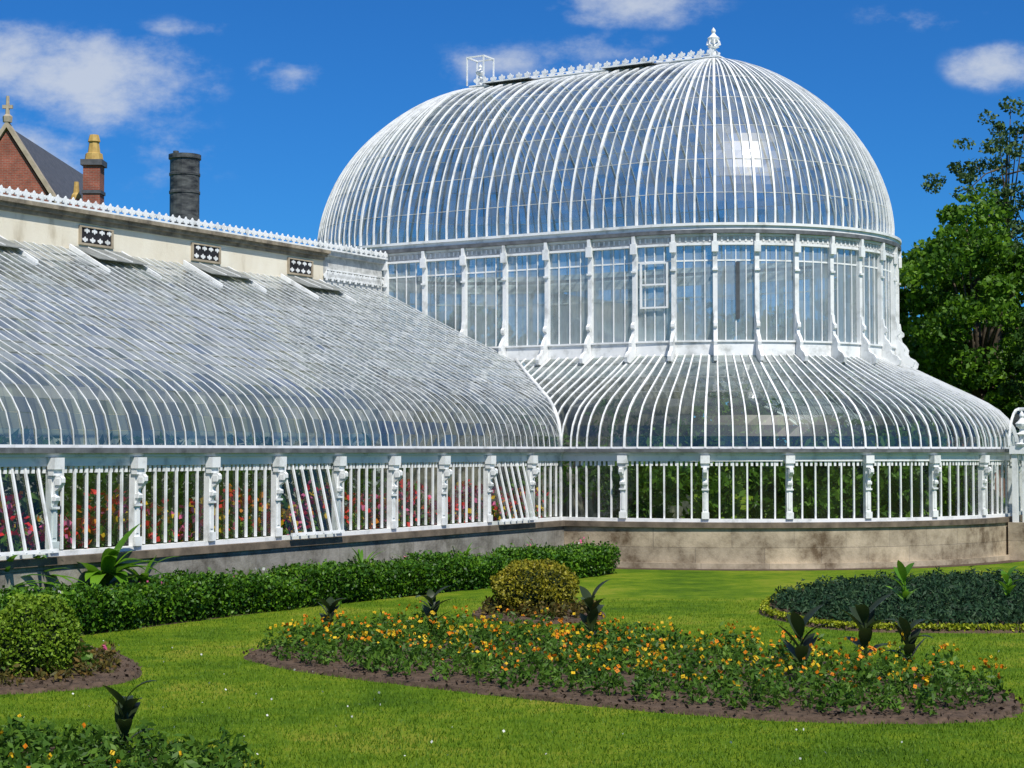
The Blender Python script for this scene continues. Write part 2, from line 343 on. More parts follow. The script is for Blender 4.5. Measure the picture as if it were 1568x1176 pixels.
# ---- skirt
TD=[0,.03,.12,.28,.5,.8,1.2,1.7,2.3,3.15,4.5,6,7.55]; TZ=[2.86,3.15,3.42,3.66,3.88,4.08,4.29,4.53,4.82,5.25,5.88,6.6,7.35]
def Pz(d): return float(np.interp(d,TD,TZ))
RS=8.33; TW=-.45; DS=3.18
dsk=[0,.03,.12,.28,.5,.8,1.15,1.55,1.95,2.35,2.75,3.18]
def prof(d0,D,tab,base):
    return [(base-(d0+(D-d0)*x/D),Pz(d0+(D-d0)*x/D)) for x in tab]
gl=MB(); br=MB(); mj=MB(); rg=MB()
phis=[180]+[90+13.56*j/6 for j in range(39,-40,-1)]+[0]
sk=[(-3.55+.26*i,-1,0) for i in range(14)]
sk=[s for s in sk if s[0]<-.05]+[(0,math.cos(math.radians(a)),math.sin(math.radians(a))) for a in phis]+[(-t,1,0) for t in [.3*i for i in range(1,12)]]
def d0of(st): return max(0,min(DS-.02,TW-st[0])) if st[2]==0 else 0
C90=(0,math.cos(math.radians(90)),math.sin(math.radians(90)))
offj=sk.index(C90)
for i,st in enumerate(sk):
    f=fr_st(st); p=prof(d0of(st),DS,dsk,RS)
    if i<len(sk)-1: panes(gl,f,fr_st(sk[i+1]),p,prof(d0of(sk[i+1]),DS,dsk,RS),.006)
    mm=(i-offj)%6==0 and st[0]==0
    barP(mj if mm else br,f,p,.052 if mm else .034,.03)
for k in (6,8,10):
    d=dsk[k]; ring(rg,[s for s in sk if s[0]>TW-d],RS-d-.008,RS-d+.012,Pz(d)-.008,Pz(d)+.012)
gl.build('skirt_glazing',M_gskirt,PH); br.build('skirt_glazing_bars',M_white,PH); mj.build('skirt_ribs',M_white,PH); rg.build('skirt_purlins',M_lap,PH)
va=MB()
for sg in (-1,1):
    pts=[W(sg*(RS-d),TW-d,Pz(d)+.03) for d in [0,.03,.12,.28,.5,.8,1.15,1.6,2.2,3.1]]
    va.tube(pts,[.05]*len(pts),6)
va.build('valley_gutter',M_wbar,PH,True)
ws=[s for s in sk if s[0]>=-.46]
ws=[(TW,-1,0)]+ws+[(TW,1,0)]
pl=MB(); lg=MB(); wh=MB(); gu=MB(); gl=MB()
ring(pl,ws,RS-.2,RS+.20,-.1,.97); ring(pl,ws,RS+.202,RS+.30,-.1,.14)
ring(lg,ws,RS-.2,RS+.26,.972,1.1)
ring(wh,ws,RS-.06,RS+.12,1.102,1.18)
ring(wh,ws,RS-.06,RS+.07,2.55,2.70); ring(wh,ws,RS-.06,RS+.12,2.702,2.76)
ring(gu,ws,RS+.02,RS+.2,2.762,2.85); ring(wh,ws,RS-.04,RS+.018,2.762,2.9)
SCR=[(.13,1.92),(.15,1.92),(.2,2.0),(.21,2.05),(.17,2.1),(.18,2.15),(.26,2.2),(.33,2.29),(.33,2.36),(.29,2.4),(.13,2.4)]
def post(mb,f,b):
    boxF(mb,f,b+.005,b+.13,.07,1.182,2.55); boxF(mb,f,b+.075,b+.2,.095,2.402,2.50); boxF(mb,f,b+.075,b+.24,.11,2.502,2.69); boxF(mb,f,b+.13,b+.17,.085,1.86,1.9)
    boxF(mb,f,b+.13,b+.165,.088,1.182,1.34); boxF(mb,f,b+.13,b+.145,.03,1.4,1.82)
    prism(mb,f,[(b+r,z) for r,z in SCR],.04)
    for z,r in ((2.3,.05),(2.03,.035)):   # scroll eyes
        cx=b+.25 if z>2.2 else b+.165
        for sgn in (-1,1):
            mb.hexa([f(cx-r,z-r,sgn*.041),f(cx+r,z-r,sgn*.041),f(cx+r,z-r,sgn*.06),f(cx-r,z-r,sgn*.06),f(cx-r,z+r,sgn*.041),f(cx+r,z+r,sgn*.041),f(cx+r,z+r,sgn*.06),f(cx-r,z+r,sgn*.06)])
for i,st in enumerate(ws):
    f=fr_st(st); j=i-ws.index(C90)
    if i<len(ws)-1: panes(gl,f,fr_st(ws[i+1]),[(RS,1.18),(RS,2.55)],[(RS,1.18),(RS,2.55)],.004)
    if j%6==0 and st[0]==0: post(wh,f,RS)
    else: boxF(wh,f,RS+.005,RS+.045,.019,1.182,2.55)
den=[(0,math.cos(math.radians(a)),math.sin(math.radians(a))) for a in np.arange(1,180,.82)]
for st in den:
    f=fr_st(st); prism(wh,f,[(RS+.012,2.549),(RS+.04,2.549),(RS+.04,2.44),(RS+.012,2.44)],.028)
pl.build('dome_stone_plinth',M_plinth,PH); lg.build('dome_plinth_ledge',M_ledge,PH); wh.build('dome_window_frames',M_white,PH); gu.build('dome_gutter',M_gutter,PH); gl.build('dome_window_glass',M_gwin,PH)
# ---- wings
def wing(sg,nb,tag):
    P=MB(); L_=MB(); Wm=MB(); G=MB(); R=MB(); B=MB(); LP=MB(); GU=MB()
    Ls=-1.67-1.93*nb
    fw=lambda sig: fr_w(sig-RS,sg)
    cols=[Ls+i*1.93/7 for i in range(nb*7+7) if Ls+i*1.93/7<-.1]+[.0001+.276*i for i in range(13) if .276*i<3.25]
    dw=[0,.03,.12,.28,.5,.8,1.15,1.6,2.05,2.55,3.05,3.55,4.05,4.55,5.05,5.55,6.05,6.55,7.05,7.55]
    for i,s in enumerate(cols):
        f=fw(s); p=prof(max(0,min(s,3.1)),7.55,dw,TW)
        if i<len(cols)-1: panes(R,f,fw(cols[i+1]),p,prof(max(0,min(cols[i+1],3.1)),7.55,dw,TW),.013)
        barP(B,f,p,.020,.012,.004)
    def lb(mb,s0,s1,r0,r1,z0,z1):
        a=sg*(s0-RS); b=sg*(s1-RS); boxL(mb,min(a,b),max(a,b),r0,r1,z0,z1)
    for d in dw[7:-1]:
        f0=fw(Ls); f1=fw(min(d,3.1)); z=Pz(d)
        LP.hexa([f0(TW-d-.014,z+.004),f1(TW-d-.014,z+.004),f1(TW-d+.014,z-.006),f0(TW-d+.014,z-.006),f0(TW-d-.014,z+.018),f1(TW-d-.014,z+.018),f1(TW-d+.014,z+.008),f0(TW-d+.014,z+.008)])
    lb(P,Ls,-.21,TW-.2,TW+.20,-.1,.97); lb(L_,Ls,-.27,TW-.2,TW+.26,.972,1.1)
    lb(Wm,Ls,-.13,TW-.06,TW+.12,1.102,1.18); lb(Wm,Ls,-.08,TW-.06,TW+.07,2.55,2.70); lb(Wm,Ls,-.13,TW-.06,TW+.12,2.702,2.76)
    lb(GU,Ls,-.21,TW+.02,TW+.2,2.762,2.85); lb(Wm,Ls,-.03,TW-.04,TW+.018,2.762,2.9)
    posts=[-1.67-1.93*k for k in range(nb+1)]
    openb=(1,5,9) if sg==1 else ()
    for k,s in enumerate(posts):
        f=fw(s); post(Wm,f,TW)
        op= k in openb
        for j in range(7):
            sj=s+j*1.93/7
            if sj>-.15: break
            g=fw(sj); g2=fw(min(sj+1.93/7,-.02)); e=.34 if op else 0
            if j>0:
                vs=[]
                for z,ex in ((1.2,e),(2.55,0)):
                    vs+=[g(TW+.005+ex,z,-.019),g(TW+.045+ex,z,-.019),g(TW+.045+ex,z,.019),g(TW+.005+ex,z,.019)]
                Wm.hexa(vs)
            G.add([g(TW+e+random.uniform(-.004,.004),1.2),g2(TW+e,1.2),g2(TW+random.uniform(-.004,.004),2.55),g(TW,2.55)],[(0,1,2,3)])
        if op:
            g=fw(s+.13); g2=fw(s+1.80)
            Wm.hexa([g(TW+.34,1.18),g(TW+.38,1.18),g2(TW+.38,1.18),g2(TW+.34,1.18),g(TW+.33,1.24),g(TW+.37,1.24),g2(TW+.37,1.24),g2(TW+.33,1.24)])
    x=Ls
    while x<-.2:
        boxF(Wm,fw(x),TW+.012,TW+.04,.03,2.44,2.549); x+=.118
    P.build(tag+'_stone_plinth',M_plinth2,PH); L_.build(tag+'_plinth_ledge',M_ledge,PH); Wm.build(tag+'_window_frames',M_white,PH)
    G.build(tag+'_window_glass',M_gwin,PH); R.build(tag+'_roof_glazing',M_gwing,PH); B.build(tag+'_roof_bars',M_wbar,PH); GU.build(tag+'_gutter',M_gutter,PH); LP.build(tag+'_glass_laps',M_lap,PH)
wing(1,14,'wing'); wing(-1,3,'far_wing')
# ---- rear masonry wall of the wing
mb=MB(); boxL(mb,-37,-8.0,-8.35,-7.98,-.1,7.95); mb.build('wing_rear_wall',M_cream,PH)
mb=MB(); boxL(mb,-37,-8.0,-8.37,-7.93,7.952,8.04); boxL(mb,-37,-7.96,-8.45,-7.86,8.042,8.13); boxL(mb,-37,-7.92,-8.5,-7.78,8.132,8.22); mb.build('wing_wall_cornice',M_cornice,PH)
mb=MB(); boxL(mb,-7.99,-5.2,-8.3,-7.98,0,8.1); boxL(mb,-7.9,-5.2,-8.3,-7.86,8.102,8.23); mb.build('wing_end_panel',M_grime,PH)
mb=MB(); boxL(mb,5.2,16,-8.3,-7.98,0,8.1); mb.build('far_wing_rear_wall',M_cornice,PH)
cr=MB(); s=-36.8
while s<-5.3:
    prism(cr,lambda r,z,off=0:W(s+r,-7.8+off,z),[(a,8.26+b*.95) for a,b in unit],.016); s+=.235
boxL(cr,-37,-5.2,-7.825,-7.785,8.222,8.262)
s=-7.9
while s<-5.3:
    prism(cr,lambda r,z,off=0:W(s+r,-7.94+off,z),[(a*1.2,7.42+b*1.3) for a,b in unit],.015)
    prism(cr,lambda r,z,off=0:W(s+r+.13,-7.94+off,z),[(a*1.2,7.72-b*1.3) for a,b in unit],.015); s+=.27
boxL(cr,-7.9,-5.2,-7.96,-7.92,7.70,7.74)
cr.build('wall_cresting',M_white,PH)
gr=MB(); vd=MB(); fm=MB(); lid=MB(); lf=MB()
for c in [-9.04-3.8*k for k in range(8)]:
    boxL(vd,c-.48,c+.48,-7.979,-7.96,7.5,7.85)
    for z0,z1 in ((7.45,7.499),(7.851,7.89)): boxL(fm,c-.54,c+.54,-7.979,-7.93,z0,z1)
    for a in (-.54,.48): boxL(fm,c+a,c+a+.06,-7.979,-7.932,7.501,7.849)
    for a in (-.36,-.12,.12,.36):
        prism(gr,lambda r,z,off=0:W(c+a+r,-7.95+off,z),[(p*.75,7.52+q*.6) for p,q in unit],.006)
        prism(gr,lambda r,z,off=0:W(c+a+r+.06,-7.952+off,z),[(p*.75,7.84-q*.6) for p,q in unit],.005)
    a0,a1=c-.85,c+.75; d0,d1=.10,.95
    zt=lambda d:Pz(7.55-d)
    A=[W(a0,-8+d0,zt(d0)+.09),W(a1,-8+d0,zt(d0)+.09),W(a1,-8+d1,zt(d1)+.17),W(a0,-8+d1,zt(d1)+.17)]
    lid.hexa([(x,y,z-.02) for x,y,z in A]+A)
    for q in (.33,.66):
        e=a0+(a1-a0)*q
        lf.hexa([W(e,-8+d0,zt(d0)+.091),W(e+.025,-8+d0,zt(d0)+.091),W(e+.025,-8+d1,zt(d1)+.171),W(e,-8+d1,zt(d1)+.171),W(e,-8+d0,zt(d0)+.11),W(e+.025,-8+d0,zt(d0)+.11),W(e+.025,-8+d1,zt(d1)+.19),W(e,-8+d1,zt(d1)+.19)])
    for e0,e1 in ((a0-.06,a0),(a1,a1+.06)):
        lf.hexa([W(e0,-8+d0,zt(d0)),W(e1,-8+d0,zt(d0)),W(e1,-8+d1+.35,zt(d1+.35)),W(e0,-8+d1+.35,zt(d1+.35)),W(e0,-8+d0,zt(d0)+.12),W(e1,-8+d0,zt(d0)+.12),W(e1,-8+d1+.35,zt(d1+.35)+.06),W(e0,-8+d1+.35,zt(d1+.35)+.06)])
vd.build('vent_openings',M_dark,PH); fm.build('vent_frames',M_stone,PH); gr.build('vent_grilles',M_white,PH); lid.build('roof_ventilator_lids',M_lid,PH); lf.build('roof_ventilator_frames',M_white,PH)
fl=MB(); fl.add([W(-37,-8,.03),W(-5,-8,.03),W(-5,TW,.03),W(-37,TW,.03)],[(0,1,2,3)])
ns=[fr_st(x)(RS,.035) for x in ws]; fl.add(ns,[tuple(range(len(ns)))])
fl.build('glasshouse_floor',M_path,PH)
rw=MB(); ring(rw,arc(-LR,0,-180,30)+[(-LR,-1,0)],5.0,5.15,0,5.21); rw.build('rear_wall',M_cornice,PH)
# ---- entrance porch
po=MB(); pg=MB(); pp=MB()
boxL(pp,-.95,.95,8.55,10.9,-.1,.97)
for s0 in (-.9,.78):
    for t0 in (8.65,9.3,10.05,10.7):
        boxL(po,s0,s0+.12,t0,t0+.14,.972,2.72)
        for q in (.25,.5):
            if t0<10.6: boxL(po,s0+.03,s0+.06,t0+q,t0+q+.04,.972,2.72)
    boxL(po,s0-.05,s0+.17,8.6,10.9,2.722,2.92)
vs=[]
for a in np.linspace(0,math.pi,13):
    vs.append((-.92*math.cos(a),2.92+.95*math.sin(a)))
for t0 in np.arange(8.6,10.95,.4):
    barP(po,lambda r,z,off=0:W(r,t0+off,z),vs,.05,-.05)
for i in range(12):
    for t0 in np.arange(8.6,10.6,.4):
        pg.add([W(vs[i][0],t0,vs[i][1]),W(vs[i+1][0],t0,vs[i+1][1]),W(vs[i+1][0],t0+.4,vs[i+1][1]),W(vs[i][0],t0+.4,vs[i][1])],[(0,1,2,3)])
boxL(po,-.05,.05,8.6,10.9,3.87,3.93)
for ss in (-.85,.85):
    for tt in (8.9,10.75): finial(po,W(ss,tt,2.92),.9,.16)
pg.add([W(-.84,8.7,.97),W(-.84,10.8,.97),W(-.84,10.8,2.72),W(-.84,8.7,2.72)],[(0,1,2,3)])
po.build('porch_frame',M_white,PH); pg.build('porch_glass',M_gwin,PH); pp.build('porch_plinth',M_plinth,PH)

# ---- indoor planting
def blobs(centres,rad,n,L_,Wd,flat=1.0,up=0):
    out=[]
    for c,r in zip(centres,rad):
        d=rng.normal(size=(n,3)); d/=np.linalg.norm(d,axis=1,keepdims=True); rr=r*rng.uniform(.35,1,(n,1))**.5
        p=np.array(c)+d*rr*np.array([1,1,flat]); out.append(leafq(p,L_,Wd,up))
    return np.concatenate(out)
cs=[];rs=[]
for i in range(150):
    a=math.radians(random.uniform(3,178)); r=random.uniform(6.3,7.75); cs.append(W(r*math.cos(a),r*math.sin(a),random.uniform(.9,2.1))); rs.append(random.uniform(.25,.55))
for i in range(46):
    a=math.radians(random.uniform(60,178)); r=random.uniform(5.2,6.6); cs.append(W(r*math.cos(a),r*math.sin(a),random.uniform(2.2,3.3))); rs.append(random.uniform(.3,.6))
for i in range(34):
    cs.append(W(random.uniform(-4,5),random.uniform(-6,3),random.uniform(1.5,4.0))); rs.append(random.uniform(.7,1.1))
quads('dome_plants',blobs(cs,rs,120,.3,.12),[M_int],None,PH)
n=12000
s=rng.uniform(-34,-8.6,n); t=rng.uniform(-2.0,-.72,n); z=rng.uniform(.75,1.4,n)+.22*np.sin(s*2.1)+.2*np.sin(s*5.3)
quads('wing_plants',leafq(Wn(s,t,z),.2,.09),[M_int],None,PH)
n=3800
s=rng.uniform(-34,-8.6,n); t=rng.uniform(-1.5,-.66,n); z=rng.uniform(1.15,1.85,n)+.22*np.sin(s*2.1)+.15*np.sin(s*5.3)
mid=((np.sin(s*3.1)+np.sin(s*1.3+2)+rng.normal(0,.6,n))*1.2+2.5).astype(int)%5
quads('wing_flowers',leafq(Wn(s,t,z),.13,.12),[M_fred,M_fyellow,M_fpink,M_fred,M_forange],mid,PH)
bn=MB(); boxL(bn,-35,-8.7,-2.6,-.75,.55,.72); boxL(bn,-35,-8.7,-6.6,-4.4,.6,1.2); bn.build('plant_staging',M_dark,PH)
n=10000
s=rng.uniform(-34,-8.6,n); t=rng.uniform(-6.6,-4.4,n); z=rng.uniform(1.1,2.8,n)+.35*np.sin(s*1.7)
quads('wing_back_plants',leafq(Wn(s,t,z),.32,.12),[M_int],None,PH)

# ------------------------------------------------------------------ ground, beds
mb=MB(); mb.add([(-900,-900,0),(900,-900,0),(900,900,0),(-900,900,0)],[(0,1,2,3)]); mb.build('lawn',M_lawn)
mb=MB()
st2=[(0,math.cos(math.radians(a)),math.sin(math.radians(a))) for a in range(182,-2,-4)]
pr=[(fr_st(x)(8.4,.004),fr_st(x)(9.05,.004)) for x in st2]
for i in range(len(pr)-1): mb.add([pr[i][0],pr[i][1],pr[i+1][1],pr[i+1][0]],[(0,1,2,3)])
mb.build('soil_margin',M_soil)
def smooth_poly(P,k=6):
    P=[np.array(p,float) for p in P]; n=len(P); out=[]
    for i in range(n):
        p0,p1,p2,p3=P[i-1],P[i],P[(i+1)%n],P[(i+2)%n]
        for j in range(k):
            t=j/k; out.append(.5*((2*p1)+(-p0+p2)*t+(2*p0-5*p1+4*p2-p3)*t*t+(-p0+3*p1-3*p2+p3)*t**3))
    return np.array(out)
def inside(P,pts):
    x,y=pts[:,0],pts[:,1]; r=np.zeros(len(pts),bool); n=len(P)
    for i in range(n):
        x1,y1=P[i]; x2,y2=P[(i+1)%n]
        c=((y1>y)!=(y2>y))&(x<(x2-x1)*(y-y1)/(y2-y1+1e-12)+x1); r^=c
    return r
def distpoly(P,pts):
    d=np.full(len(pts),1e9); n=len(P)
    for i in range(n):
        a=P[i]; b=P[(i+1)%n]; ab=b-a; t=np.clip(((pts-a)@ab)/(ab@ab+1e-9),0,1)
        d=np.minimum(d,np.linalg.norm(pts-(a+t[:,None]*ab),axis=1))
    return d
def soilbed(P,parent,z=.05):
    c=P.mean(0); mb=MB(); n=len(P); jit=[1+random.uniform(-.012,.008) for _ in P]
    o=[(c[0]+(x-c[0])*j,c[1]+(y-c[1])*j,-.02) for (x,y),j in zip(P,jit)]; i1=[(c[0]+(x-c[0])*.975,c[1]+(y-c[1])*.975,z) for x,y in P]; i2=[(c[0]+(x-c[0])*.6,c[1]+(y-c[1])*.6,z*1.6) for x,y in P]
    vs=o+i1+i2; fs=[]
    for r in range(2):
        for i in range(n): fs.append((r*n+i,r*n+(i+1)%n,(r+1)*n+(i+1)%n,(r+1)*n+i))
    fs.append(tuple(range(2*n,3*n))); mb.add(vs,fs); mb.build('soil',M_soil,parent)
    g=grid_in(P,.11,.02); out=leafq(np.concatenate([g,rng.uniform(z*.7,z*1.5,(len(g),1))],1),.07,.05); quads('soil_clods',out,[M_soil],None,parent)
def grid_in(P,sp,margin):
    lo=P.min(0); hi=P.max(0); xs=np.arange(lo[0],hi[0],sp); ys=np.arange(lo[1],hi[1],sp)
    g=np.array([(x+(sp/2 if j%2 else 0),y) for j,y in enumerate(ys) for x in xs]); g+=rng.uniform(-.25,.25,g.shape)*sp
    g=g[inside(P,g)]; return g[distpoly(P,g)>margin]
def bedplants(name,P,sp,margin,r,h,nl,LW,mats,fl=None,parent=None,nf=4,skip=.06,fs_=.05):
    g=grid_in(P,sp,margin); g=g[rng.uniform(size=len(g))>skip]; out=[];mid=[]
    for x,y in g:
        k=rng.uniform(.6,1.2); n=int(nl*k)
        a=rng.uniform(0,2*math.pi,n); el=rng.uniform(0,1,n); rr=r*k*np.sqrt(1-el**2)*rng.uniform(.5,1,n)
        p=np.stack([x+np.cos(a)*rr,y+np.sin(a)*rr,.07+h*k*el*rng.uniform(.55,1,n)],1)
        q=leafq(p,LW[0],LW[1]); out.append(q); mid.append(np.zeros(n,int))
        if fl:
            m=rng.poisson(nf)
            if m:
                a=rng.uniform(0,2*math.pi,m); rr=r*rng.uniform(0,1,m)
                p=np.stack([x+np.cos(a)*rr,y+np.sin(a)*rr,.08+h*k*rng.uniform(.8,1.15,m)],1)
                q=leafq(p,fs_,fs_,0); out.append(q); q2=leafq(p+[0,0,.004],fs_,fs_,0); out.append(q2)
                c=rng.choice(len(fl[1]),m,p=fl[1])+1; mid.append(c); mid.append(c)
    return quads(name,np.concatenate(out),[mats]+(fl[0] if fl else []),np.concatenate(mid),parent)
P1=smooth_poly([(-3.70,23.8),(-2.79,22.26),(-1.45,21.0),(.12,19.72),(1.52,18.73),(2.83,18.1),(4.15,17.92),(5.1,18.2),(5.58,19.0),(5.69,20.6),(5.03,21.74),(3.66,23.45),(2.03,25.0),(.16,26.4),(-1.82,26.4),(-3.17,25.3)])
E=empty('marigold_flower_bed'); soilbed(P1,E)
bedplants('marigold_plants',P1,.34,.26,.165,.36,75,(.09,.035),M_bed,([M_forange,M_fyellow],[.4,.6]),E,2.8)
P2=smooth_poly([(4.3,30.6),(4.5,28.3),(5.25,27.1),(6.7,26.8),(8.3,27.0),(10.4,28.6),(12.2,32),(12.2,35.5),(10.0,37.3),(7.7,36.4),(5.6,34.4)])
E=empty('blue_green_flower_bed'); soilbed(P2,E)
bedplants('low_plants',P2,.24,.3,.16,.26,42,(.11,.035),M_blue,None,E,.05,0)
n=7000; idx=rng.integers(0,len(P2),n); tt=rng.uniform(size=(n,1)); pb=P2[idx]*(1-tt)+P2[(idx+1)%len(P2)]*tt; c=P2.mean(0); pb=c+(pb-c)*rng.uniform(.95,.985,(n,1))
quads('lime_edging',leafq(np.concatenate([pb,rng.uniform(.03,.13,(n,1))],1),.07,.04),[M_lime],None,E)
P3=smooth_poly([(-6.4,16.9),(-4.88,16.6),(-3.55,16.3),(-2.66,15.75),(-2.17,15.1),(-1.9,14.2),(-1.9,12.5),(-4.5,11.8),(-7,13)])
E=empty('foreground_flower_bed'); soilbed(P3,E)
bedplants('bedding_plants',P3,.26,.22,.17,.3,75,(.10,.04),M_bed,([M_forange,M_fyellow],[.2,.8]),E,.15,0)
n=900; idx=rng.integers(14,30,n); tt=rng.uniform(size=(n,1)); pb=P3[idx]*(1-tt)+P3[(idx+1)%len(P3)]*tt; c=P3.mean(0); pb=c+(pb-c)*rng.uniform(.9,.96,(n,1))
quads('lime_edging',leafq(np.concatenate([pb,rng.uniform(.04,.16,(n,1))],1),.09,.05),[M_lime],None,E)
P4=smooth_poly([(-7.6,20.2),(-6.3,20.0),(-5.2,20.4),(-4.6,21.4),(-4.95,23.0),(-5.9,24.6),(-7.4,25.2),(-9,24.5),(-9,21.5)])
E=empty('shrub_flower_bed'); soilbed(P4,E)
bedplants('reddish_plants',P4,.28,.3,.14,.2,45,(.09,.04),M_redleaf,([M_fpink],[1]),E,.1,.25)
bedplants('green_plants',P4,.5,.5,.2,.34,60,(.11,.05),M_bed,None,E,0,.3)
P5=smooth_poly([(-.7,29.6),(-.3,28.6),(.5,28.2),(1.3,28.6),(1.6,29.6),(1.3,30.7),(.4,31.1),(-.4,30.7)])
E=empty('round_shrub_bed'); soilbed(P5,E)
bedplants('bedding_plants',P5,.26,.15,.15,.26,45,(.10,.045),M_redleaf,None,E,0,.1)
BEDS=[P1,P2,P3,P4,P5]
# ---- bushes
def bush(name,x,y,r,h,mat,n=7500):
    E=empty(name); d=rng.normal(size=(n,3)); d/=np.linalg.norm(d,axis=1,keepdims=True)
    lump=1+.05*np.sin(d[:,0]*7+d[:,2]*5)+.05*np.sin(d[:,1]*9+1)
    k=rng.uniform(.88,1.05,n)*lump
    p=np.stack([x+d[:,0]*r*k,y+d[:,1]*r*k,h*.5+d[:,2]*h*.5*k],1); p[:,2]=np.maximum(p[:,2],.05)
    quads('leaves',leafq(p,.06,.035),[mat],None,E)
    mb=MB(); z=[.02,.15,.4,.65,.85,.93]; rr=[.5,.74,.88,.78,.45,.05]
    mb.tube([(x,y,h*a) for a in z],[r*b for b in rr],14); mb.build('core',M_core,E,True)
    mb=MB(); mb.tube([(x,y,0),(x,y,h*.5)],[.05,.03],6); mb.build('stem',M_trunk,E)
bush('golden_round_bush',.38,29.7,.70,.92,M_bushy)
bush('green_round_bush',-5.85,21.4,.50,1.02,M_bushg)
# ---- hedge
path=np.array([(-11.3,20.2),(-9.0,23.2),(-7.1,26.1),(-5.4,29.2),(-3.6,31.9),(-1.35,35.0),(.85,37.9),(2.05,39.9)])
E=empty('box_hedge')
seg=np.linalg.norm(np.diff(path,axis=0),axis=1); cum=np.concatenate([[0],np.cumsum(seg)]); T=cum[-1]
n=70000; l=rng.uniform(0,T,n); cx=np.interp(l,cum,path[:,0]); cy=np.interp(l,cum,path[:,1])
dx=np.interp(l+.1,cum,path[:,0])-np.interp(l-.1,cum,path[:,0]); dy=np.interp(l+.1,cum,path[:,1])-np.interp(l-.1,cum,path[:,1]); q=np.hypot(dx,dy)+1e-9; nx,ny=dy/q,-dx/q
hw=.45; hh=.56+.07*np.sin(l*1.9)+.06*np.sin(l*4.7+1)+.03*np.sin(l*11)
per=rng.uniform(0,1,n); off=np.where(per<.35,hw,np.where(per>.85,-hw,(rng.uniform(-hw,hw,n)))); zz=np.where((per<.35)|(per>.85),rng.uniform(.04,1,n)**.8*hh,hh)
taper=np.where((per<.35)|(per>.85),.66+.34*np.clip(zz/.45,0,1),1)
off=off*taper*(1+.12*np.sin(l*3.1)+.08*np.sin(l*8))+rng.normal(0,.045,n); zz=zz+rng.normal(0,.04,n)
zz=np.where(rng.uniform(size=n)<.03,zz+.09,zz)
P=np.stack([cx+nx*off,cy+ny*off,np.maximum(zz,.03)],1)
quads('leaves',leafq(P,.075,.045),[M_hedge],None,E)
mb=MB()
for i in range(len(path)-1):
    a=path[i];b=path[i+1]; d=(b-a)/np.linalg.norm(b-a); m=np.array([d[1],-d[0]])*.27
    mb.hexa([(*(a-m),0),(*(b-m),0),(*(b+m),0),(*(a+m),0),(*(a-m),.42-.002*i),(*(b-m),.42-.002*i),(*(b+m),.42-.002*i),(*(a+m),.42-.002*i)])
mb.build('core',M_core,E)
# ---- bladed plants
def blade(mb,b,az,L_,el,droop,w,n=7,fold=.25):
    x,y,z=b; e=el; vs=[]; st=L_/n
    for i in range(n+1):
        f=i/n; ww=w*math.sin(math.pi*min(1,(f*.92+.08)))**.8*.5
        sx,sy=-math.sin(az),math.cos(az)
        vs+=[(x+sx*ww,y+sy*ww,z+fold*ww),(x,y,z),(x-sx*ww,y-sy*ww,z+fold*ww)]
        x+=math.cos(az)*math.cos(e)*st; y+=math.sin(az)*math.cos(e)*st; z+=math.sin(e)*st; e-=droop/n
    fs=[]
    for i in range(n):
        fs+=[(i*3,i*3+1,i*3+4,i*3+3),(i*3+1,i*3+2,i*3+5,i*3+4)]
    mb.add(vs,fs)
def canna(x,y,h,seed,mat=M_canna,name='dark_leaved_canna_plant'):
    random.seed(seed); E=empty(name); mb=MB(); mb.tube([(x,y,0),(x+.02,y,h*.5),(x,y+.01,h*.85)],[.025,.02,.01],6); mb.build('stem',mat,E)
    mb=MB()
    for i in range(9):
        z=h*(.22+.07*i); blade(mb,(x,y,z),i*2.4+random.uniform(-.3,.3),h*random.uniform(.42,.6),random.uniform(.8,1.3),random.uniform(.3,1.4),h*.19)
    mb.build('leaves',mat,E,True)
for i,(x,y,h) in enumerate([(-2.65,25.3,.7),(-1.18,25.8,.75),(1.1,24.4,.85),(3.42,20.7,.85),(4.42,21.9,.9),(4.85,21.4,.75),(-3.47,15.7,.7)]): canna(x,y,h,20+i)
for i,(x,y,h) in enumerate([(6.7,29.8,.8),(8.8,31,.65),(11.2,34,.6)]): canna(x,y,h,50+i,M_palm,'green_canna_plant')
def tropical(x,y,h,seed,name='tropical_leafy_plant',nb=24,w=.15):
    random.seed(seed); E=empty(name); mb=MB(); mb.tube([(x,y,0),(x,y,h*.45)],[.07,.05],8); mb.build('stem',M_trunk,E)
    mb=MB()
    for i in range(nb): blade(mb,(x,y,h*random.uniform(.3,.5)),i*2.4+random.uniform(-.3,.3),h*random.uniform(.5,.8),random.uniform(.3,1.3),random.uniform(.6,1.7),h*w)
    mb.build('leaves',M_palm,E,True)
tropical(-6.75,28.9,1.5,1,nb=34); tropical(-6.3,29.7,1.2,5,w=.12); tropical(-7.75,28.0,1.45,2,w=.08,nb=40); tropical(-8.0,27.3,1.35,3,w=.1,nb=34)
for i,(x,y,h) in enumerate([(-3.0,35.0,.95),(-4.9,32.2,.85),(-1.05,38.2,.9),(.6,40.6,.8),(-.2,39.6,.7),(-5.6,31.2,.8),(-2.2,36.3,.8)]): tropical(x,y,h,10+i,'spiky_grass_plant',34,.05)
E=empty('wall_border_planting')
out=[];mid=[]
for i in range(120):
    s=random.uniform(-27,-9); t=random.uniform(.4,1.0); c=W(s,t,.05); n=60
    h=random.uniform(.2,.7); p=np.array(c)+rng.normal(0,.12,(n,3))*[1,1,0]+np.stack([np.zeros(n),np.zeros(n),rng.uniform(0,h,n)],1)
    out.append(leafq(p,.12,.035,1.5)); mid.append(np.zeros(n,int))
    if random.random()<.2:
        p=np.array(c)+rng.normal(0,.10,(5,3))*[1,1,0]+[0,0,h]+rng.normal(0,.05,(5,3))*[0,0,1]; out.append(leafq(p,.06,.06)); mid.append(np.full(5,random.choice([1,2])))
